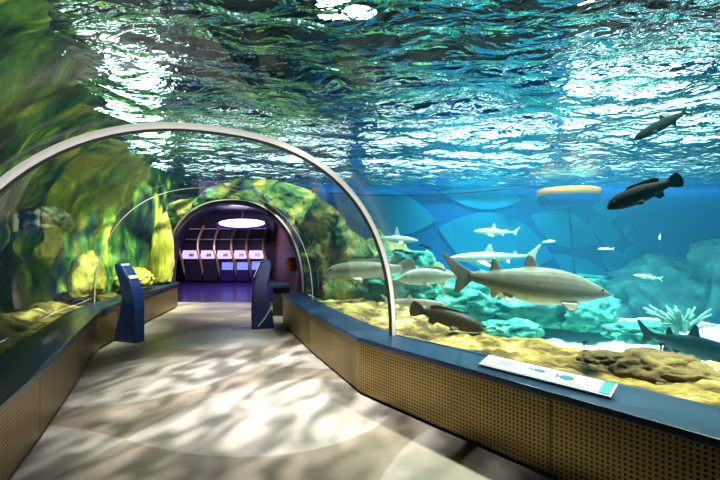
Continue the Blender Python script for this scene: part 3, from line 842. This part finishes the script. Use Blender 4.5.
def make_fish(kind, L_, m, bend=0.0, vox=190, deep=1.0, tall=1.0):
    K = KINDS[kind]; bm = bmesh.new()
    th = 1.25/vox
    loft(bm, [(x, z, rz*deep, ry, 0) for x, z, rz, ry in catmull(K['prof'], 4)])
    for i, f in enumerate(K['fins']): fin(bm, [(x, z*(tall if i == 0 else 1)*(deep if i < len(K['fins'])-1 else 1)) for x, z in f], th)
    for s in (-1, 1):
        a = math.radians(K['pecang'])
        Fm = Matrix(((1, 0, 0, 0), (0, 0, s*math.cos(a), s*.02), (0, 1, -math.sin(a), K['pecz']*deep), (0, 0, 0, 1)))
        fin(bm, K['pec'], th, Fm)
        a = math.radians(60)
        Fm = Matrix(((1, 0, 0, 0), (0, 0, s*math.cos(a), s*.012), (0, 1, -math.sin(a), K['pelz']*deep*.6), (0, 0, 0, 1)))
        fin(bm, K['pelv'], th, Fm)
    bmesh.ops.recalc_face_normals(bm, faces=bm.faces[:])
    me = bpy.data.meshes.new('raw'); bm.to_mesh(me); bm.free()
    t = bpy.data.objects.new('raw', me); COL.objects.link(t)
    md = t.modifiers.new('r', 'REMESH'); md.mode = 'VOXEL'; md.voxel_size = 1/vox; md.use_smooth_shade = True
    sm = t.modifiers.new('s', 'SMOOTH'); sm.factor = .5; sm.iterations = 2
    new = bpy.data.meshes.new_from_object(t.evaluated_get(DG()))
    bpy.data.objects.remove(t); bpy.data.meshes.remove(me)
    def bd(co):
        tt = max(0, .2-co.x)
        return Vector((co.x, co.y+bend*tt*tt, co.z))*L_
    for v in new.vertices: v.co = bd(v.co)
    for p in new.polygons: p.use_smooth = True
    new.materials.clear(); new.materials.append(m)
    ex, ey, ez, er = K['eye']
    return new, [(bd(Vector((ex, s*ey, ez*deep))), er*L_) for s in (-1, 1)]
def scaled_fishmat(m, L_):
    return m
def fish(name, label, cat, kind, px, py, Y, L_, m, yaw, pitch=0, roll=0, **kw):
    """yaw 0 = head to the picture's right, 180 = left; pitch > 0 = head up"""
    me, eyes = make_fish(kind, L_, m, **kw)
    me.name = name
    o = link(name, me, None, None, at(px, py, Y))
    o.rotation_euler = (math.radians(roll), math.radians(-pitch), math.radians(yaw))
    tag(o, label, cat)
    for p, r in eyes:
        bm = bmesh.new(); bmesh.ops.create_uvsphere(bm, u_segments=12, v_segments=8, radius=r)
        obj('eye', bm, M['eye'], o, True, p)
    return o
def fit(pxlen, Y): return pxlen*Y/F
fish('sand_tiger_shark', 'large grey shark swimming right in mid tank, biggest fish in view', 'shark', 'shark', 534, 286, 4.6, fit(166, 4.6), M['shark'], 6, -6, bend=.25, deep=1.22, tall=.85)
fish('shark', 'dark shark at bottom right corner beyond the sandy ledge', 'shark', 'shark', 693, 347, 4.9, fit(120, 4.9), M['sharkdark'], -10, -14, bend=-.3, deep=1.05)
fish('fish', 'large grey fish behind the steel arch near the doorway reef', 'fish', 'grouper', 368, 270, 6.9, fit(92, 6.9), M['greyfish'], 178, -3, deep=.72)
fish('fish', 'pale whitish fish swimming left just in front of the big shark tail', 'fish', 'snapper', 431, 277, 6.3, fit(66, 6.3), M['palefish'], 186, -2, deep=.95)
fish('shark', 'small pale shark with tall fin right of the steel arch', 'shark', 'reefshark', 394, 239, 8.6, fit(48, 8.6), M['paleshark'], -8, -4, tall=1.35, deep=1.25)
fish('shark', 'pale shark gliding left below the water surface left of float', 'shark', 'reefshark', 496, 232, 9.0, fit(44, 9.0), M['paleshark'], 176, 2, deep=1.3)
fish('shark', 'slim pale shark swimming left directly above the big shark', 'shark', 'reefshark', 494, 257, 7.8, fit(92, 7.8), M['paleshark'], 183, -1, deep=.9)
fish('fish', 'pale slender fish resting low beside the steel arch foot', 'fish', 'barracuda', 414, 303, 5.4, fit(66, 5.4), M['palefish'], -8, -3, deep=1.3)
fish('grouper', 'dark brown mottled grouper just above the yellow ledge', 'fish', 'grouper', 447, 318, 4.7, fit(74, 4.7), M['grouper'], -12, -14, deep=.85)
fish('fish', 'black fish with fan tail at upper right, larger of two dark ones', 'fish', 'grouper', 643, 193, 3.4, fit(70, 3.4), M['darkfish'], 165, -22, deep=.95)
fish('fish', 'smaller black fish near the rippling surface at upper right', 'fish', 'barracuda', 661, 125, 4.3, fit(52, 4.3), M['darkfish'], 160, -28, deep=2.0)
fish('fish', 'tiny pale fish alone in deep blue below the larger black fish', 'fish', 'snapper', 660, 237, 8.0, fit(12, 8), M['silver'], 230, -25, vox=110)
fish('fish', 'tiny silver fish left of the float rope', 'fish', 'barracuda', 549, 241.5, 8.0, fit(14, 8), M['silver'], 10, 2, vox=110, deep=1.8)
fish('fish', 'thin silver fish right of the float rope', 'fish', 'barracuda', 606, 249, 8.0, fit(17, 8), M['silver'], 180, 0, vox=110, deep=1.2)
fish('fish', 'slender pale fish in front of the dim rocks at right', 'fish', 'barracuda', 648, 277, 7.6, fit(28, 7.6), M['silver'], 175, 8, vox=130, deep=1.2)
random.seed(11)
me, eyes = make_fish('snapper', .17, M['darkfish'], vox=90)
for k in range(7):                                  # little dark school over the reef
    p = at(396+k*5.5+random.uniform(-2, 2), 250+random.uniform(-5, 5), 8.3)
    o = link('reef_fish', me, None, None, p)
    o.rotation_euler = (0, random.uniform(-.3, .3), random.uniform(-.5, .5)+math.pi)
    tag(o, 'tiny dark fish in the loose school above reef just right of steel arch', 'fish', 'little dark fish over the reef')

# ------------------------------------------------------------------ water
FOOT = [(13.95, -3), (13.95, 13.45), (-2.3, 13.45), (-.78, 8.05), (-1.1, 7.85), (-4.65, 9.6), (-4.9, 9.75), (-8.9, 10.4), (-8.9, -3)]
bm = bmesh.new(); prism(bm, FOOT, -.6, SURF-.24); bmesh.ops.recalc_face_normals(bm, faces=bm.faces[:])
me = bpy.data.meshes.new('water'); bm.to_mesh(me); bm.free()
wt = bpy.data.objects.new('tank_water', me); COL.objects.link(wt)
bm = bmesh.new(); rows = []
SL = [0]+[x*.5 for x in range(1, 11)]
secs = []
for f in SL:
    R, L, T = station(f); secs.append(arch(R, L, T, .03))
d0 = (secs[0][NP//2]-secs[1][NP//2]).normalized(); secs.insert(0, [p+d0*3 for p in secs[0]])
secs.append([p+pf*.8 for p in secs[-1]])
for A in secs:
    B = [A[0]+Vector((0, 0, -1.6))]+A+[A[-1]+Vector((0, 0, -1.6))]
    rows.append([bm.verts.new(p) for p in B])
n = len(rows[0])
for k in range(len(rows)-1):
    for j in range(n): bm.faces.new((rows[k][j], rows[k][(j+1) % n], rows[k+1][(j+1) % n], rows[k+1][j]))
bm.faces.new(rows[0]); bm.faces.new(rows[-1])
bmesh.ops.recalc_face_normals(bm, faces=bm.faces[:])
me2 = bpy.data.meshes.new('cut'); bm.to_mesh(me2); bm.free()
ct = bpy.data.objects.new('cut', me2); COL.objects.link(ct)
md = wt.modifiers.new('b', 'BOOLEAN'); md.operation = 'DIFFERENCE'; md.object = ct; md.solver = 'EXACT'
new = bpy.data.meshes.new_from_object(wt.evaluated_get(DG()))
wt.modifiers.clear(); wt.data = new; bpy.data.objects.remove(ct)
new.materials.clear(); new.materials.append(M['water'])
tag(wt, 'clear blue green sea water filling the tank around the tunnel', 'water', kind='stuff')
print('WATER faces', len(new.polygons))

def surf(u, v):
    x, y = -8.9+22.8*u, -3+16.4*v
    q = Vector((x*.55+y*.12, y*.95-x*.2, 0))
    h = .12*noise.noise(q*.8+Vector((3, 1, 0)))+.10*noise.noise(q*1.9+Vector((0, 7, 2)))+.05*noise.noise(q*4.2)+.016*noise.noise(q*8.5+Vector((0, 0, 4)))
    return (x, y, SURF+h)
ws = obj('water_surface', grid_mesh(420, 320, surf), M['surface'], wt, smooth=True, normals=False)
ws['label'] = 'rippling water surface seen from below'

# ------------------------------------------------------------------ lamps
def light(kind, name, loc, target, power, col, **kw):
    d = bpy.data.lights.new(name, kind); d.energy = power; d.color = col
    for k, v in kw.items(): setattr(d, k, v)
    o = bpy.data.objects.new(name, d); COL.objects.link(o); o.location = loc
    o.rotation_euler = (Vector(target)-Vector(loc)).to_track_quat('-Z', 'Y').to_euler()
    return o
def gobo(o, scale, lo, hi, stretch=(1, 1, 1), base=.25, top=1.8, rot=0):
    d = o.data; d.use_nodes = True; nt = d.node_tree; L = nt.links.new
    em = next(n for n in nt.nodes if n.type == 'EMISSION')
    tc = N(nt, 'ShaderNodeTexCoord')
    mp = N(nt, 'ShaderNodeMapping'); mp.inputs['Scale'].default_value = stretch; mp.vector_type = 'TEXTURE'
    mp.inputs['Scale'].default_value = [1/k for k in stretch]; mp.inputs['Rotation'].default_value = (0, 0, math.radians(rot)); L(tc.outputs['Normal'], mp.inputs[0])
    nz = N(nt, 'ShaderNodeTexNoise', i_Scale=scale, i_Detail=3, i_Distortion=1.0); L(mp.outputs[0], nz.inputs['Vector'])
    mr = N(nt, 'ShaderNodeMapRange'); mr.inputs['From Min'].default_value = lo; mr.inputs['From Max'].default_value = hi
    mr.inputs['To Min'].default_value = base; mr.inputs['To Max'].default_value = top
    L(nz.outputs['Fac'], mr.inputs['Value']); L(mr.outputs[0], em.inputs['Strength'])
# big lamps hung over the right-hand tank, with an added wash for its back wall
light('AREA', 'tank_lamp', (4.2, 8.0, 5.8), (4.2, 8.0, 0), 1500, (.9, 1, .97), shape='RECTANGLE', size=4.5, size_y=3, spread=math.radians(95))
light('SPOT', 'wall_lamp', (3.6, 11.7, 6.0), (4.2, 13.4, 1.0), 1150, (.85, 1, 1), spot_size=math.radians(95), spot_blend=1, shadow_soft_size=.2)  # wash added to brighten the back wall
light('SPOT', 'sand_lamp', (4.0, 6.0, 6.2), (3.2, 7.2, -.3), 2000, (1, 1, .95), spot_size=math.radians(60), spot_blend=.8, shadow_soft_size=.15)
light('SPOT', 'ledge_lamp', (3.7, 3.6, 6.0), (2.2, 3.9, .5), 4200, (1, .92, .7), spot_size=math.radians(48), spot_blend=.8, shadow_soft_size=.15)
light('SPOT', 'reef_lamp', (1.0, 6.6, 6.0), (.5, 7.6, .5), 1700, (1, .95, .7), spot_size=math.radians(46), spot_blend=.8, shadow_soft_size=.2)
# left tank
light('SPOT', 'algae_lamp', (-1.3, 4.4, 6.0), (-4.7, 6.3, 1.8), 6500, (1, .98, .66), spot_size=math.radians(40), spot_blend=.9, shadow_soft_size=.1)
light('SPOT', 'algae_lamp', (-1.9, 6.4, 6.0), (-5.0, 9.0, 1.7), 7500, (1, .95, .6), spot_size=math.radians(40), spot_blend=.8, shadow_soft_size=.1)
light('SPOT', 'portal_lamp', (-1.6, 5.6, 5.6), (-2.0, 8.4, 2.6), 3200, (1, .93, .65), spot_size=math.radians(50), spot_blend=.7, shadow_soft_size=.1)  # added to brighten the rock round the doorway
# tunnel floor
g = light('SPOT', 'tunnel_lamp', (-2.5, 4.8, 6.2), (-.9, 4.5, 0), 5200, (1, .89, .85), spot_size=math.radians(45), spot_blend=1, shadow_soft_size=.05)
gobo(g, 12.0, .38, .62, (1, 2.6, 1), .26, 1.45, -8)
light('SPOT', 'arch_lamp', (1.2, .4, .75), (-1.8, 2.9, 2.5), 560, (1, .97, .92), spot_size=math.radians(52), spot_blend=.5, shadow_soft_size=.1)  # unseen spot added to whiten the crown of the steel arch
light('SPOT', 'arch_lamp', (1.2, .4, .75), (.1, 4.1, 1.75), 480, (1, .97, .92), spot_size=math.radians(38), spot_blend=.5, shadow_soft_size=.1)  # second added spot, whitens the arch's right foot
# end room
light('AREA', 'room_lamp', (-4.3, 12.4, 2.5), (-4.6, 13.6, 0), 240, (.55, .42, 1), shape='RECTANGLE', size=1.8, size_y=1.0)

# lamps seen through the water and an added glowing panel
def spotfix(px, py, z, label, r=.16):
    d = Vector(((px-360)/F, 1, -(py-240)/F)); t = (z-EYE)/d.z
    p = Vector((0, 0, EYE))+d*t
    root = empty('spotlight', p); tag(root, label, 'light')
    bm = bmesh.new(); lathe(bm, [(r*.6, .3), (r*1.1, .25), (r*1.15, 0), (r*1.05, 0), (.02, .06)], 20); obj('housing', bm, M['black'], root, True)
    bm = bmesh.new(); lathe(bm, [(.01, .02), (r, .02), (r, .0), (.01, -.01)], 20); obj('lens', bm, M['lamphot'], root)
    bm = bmesh.new(); tube(bm, [(0, 0, .28), (0, 0, 6.6-p.z)], .025, 8); obj('hanging_rod', bm, M['black'], root)
spotfix(335, 25, 5.6, 'round white spotlight glaring through the surface at top middle', .34)
spotfix(362, 12, 5.6, 'smaller spotlight beside the glaring one at top middle', .26)
spotfix(590, 14, 5.6, 'round spotlight glinting through ripples at top right', .18)
M['sky'] = plain('skylight_pane', (1, 1, 1), .5, emit=(.92, .98, 1), estr=3.2)  # glow of the panel and panes added above the water
def added_glowpanel(x, y, w_, d_, label):  # glowing panel added above the water to feed the ripple flecks
    sk = empty('skylight', (x, y, 6.55)); tag(sk, label, 'skylight')
    bm = bmesh.new(); box(bm, (0, 0, 0), (w_, d_, .06)); obj('pane', bm, M['sky'], sk)
    bm = bmesh.new(); box(bm, (0, 0, -.04), (.06, d_, .05)); box(bm, (0, d_*.15, -.04), (w_, .06, .05)); obj('glazing_bar', bm, M['black'], sk)
added_glowpanel(5.2, 6.4, 3.6, 3.0, 'white skylight broken into flecks by the ripples at upper right')
M['skyhot'] = plain('bright_window_pane', (1, 1, 1), .5, emit=(.95, .98, 1), estr=7)
def bright_pane(n, x0, x1, z0, z1, mm=None):
    bm = bmesh.new(); box(bm, ((x0+x1)/2, 13.22, (z0+z1)/2), (x1-x0, .06, z1-z0)); tag(obj('window_%d' % n, bm, mm or M['sky']), kind='structure')
    bm = bmesh.new()
    k = max(1, round((x1-x0)/1.3))
    for i in range(k+1): box(bm, (x0+(x1-x0)*i/k, 13.17, (z0+z1)/2), (.08, .06, z1-z0+.1))
    for z in (z0, z1): box(bm, ((x0+x1)/2, 13.17, z), (x1-x0, .06, .08))
    tag(obj('trim_%d' % (n+4), bm, M['darksteel']), kind='structure')
bright_pane(3, -8.9, -6.4, 3.45, 6.4, M['skyhot'])
bright_pane(4, -5.9, -.3, 3.45, 4.25)  # low bright strip added to make flecks on the ripples
bright_pane(5, .2, 6.5, 3.5, 4.6)  # another strip added for the flecks, right of the middle
bright_pane(6, 7.0, 13.5, 3.5, 6.0)  # taller bright pane added for the flecks at far right

w = bpy.data.worlds.new('hall'); S.world = w; w.use_nodes = True
w.node_tree.nodes['Background'].inputs[0].default_value = (.05, .12, .14, 1)
w.node_tree.nodes['Background'].inputs[1].default_value = .12

# ------------------------------------------------------------------ camera
cd = bpy.data.cameras.new('camera'); cam = bpy.data.objects.new('camera', cd); COL.objects.link(cam)
cam.location = (0, 0, EYE); cam.rotation_euler = (math.pi/2, 0, 0)
cd.sensor_width = 36; cd.lens = 36*F/720; cd.clip_start = .02; cd.clip_end = 200
S.camera = cam
S.view_settings.view_transform = 'Standard'; S.view_settings.look = 'None'
S.view_settings.gamma = 1; S.view_settings.use_curve_mapping = False
S.view_settings.exposure = 0
S.cycles.transparent_max_bounces = 16
S.cycles.max_bounces = 10
S.cycles.volume_bounces = 1
S.cycles.caustics_reflective = False; S.cycles.caustics_refractive = False
S.cycles.sample_clamp_indirect = 4
S.cycles.use_denoising = True
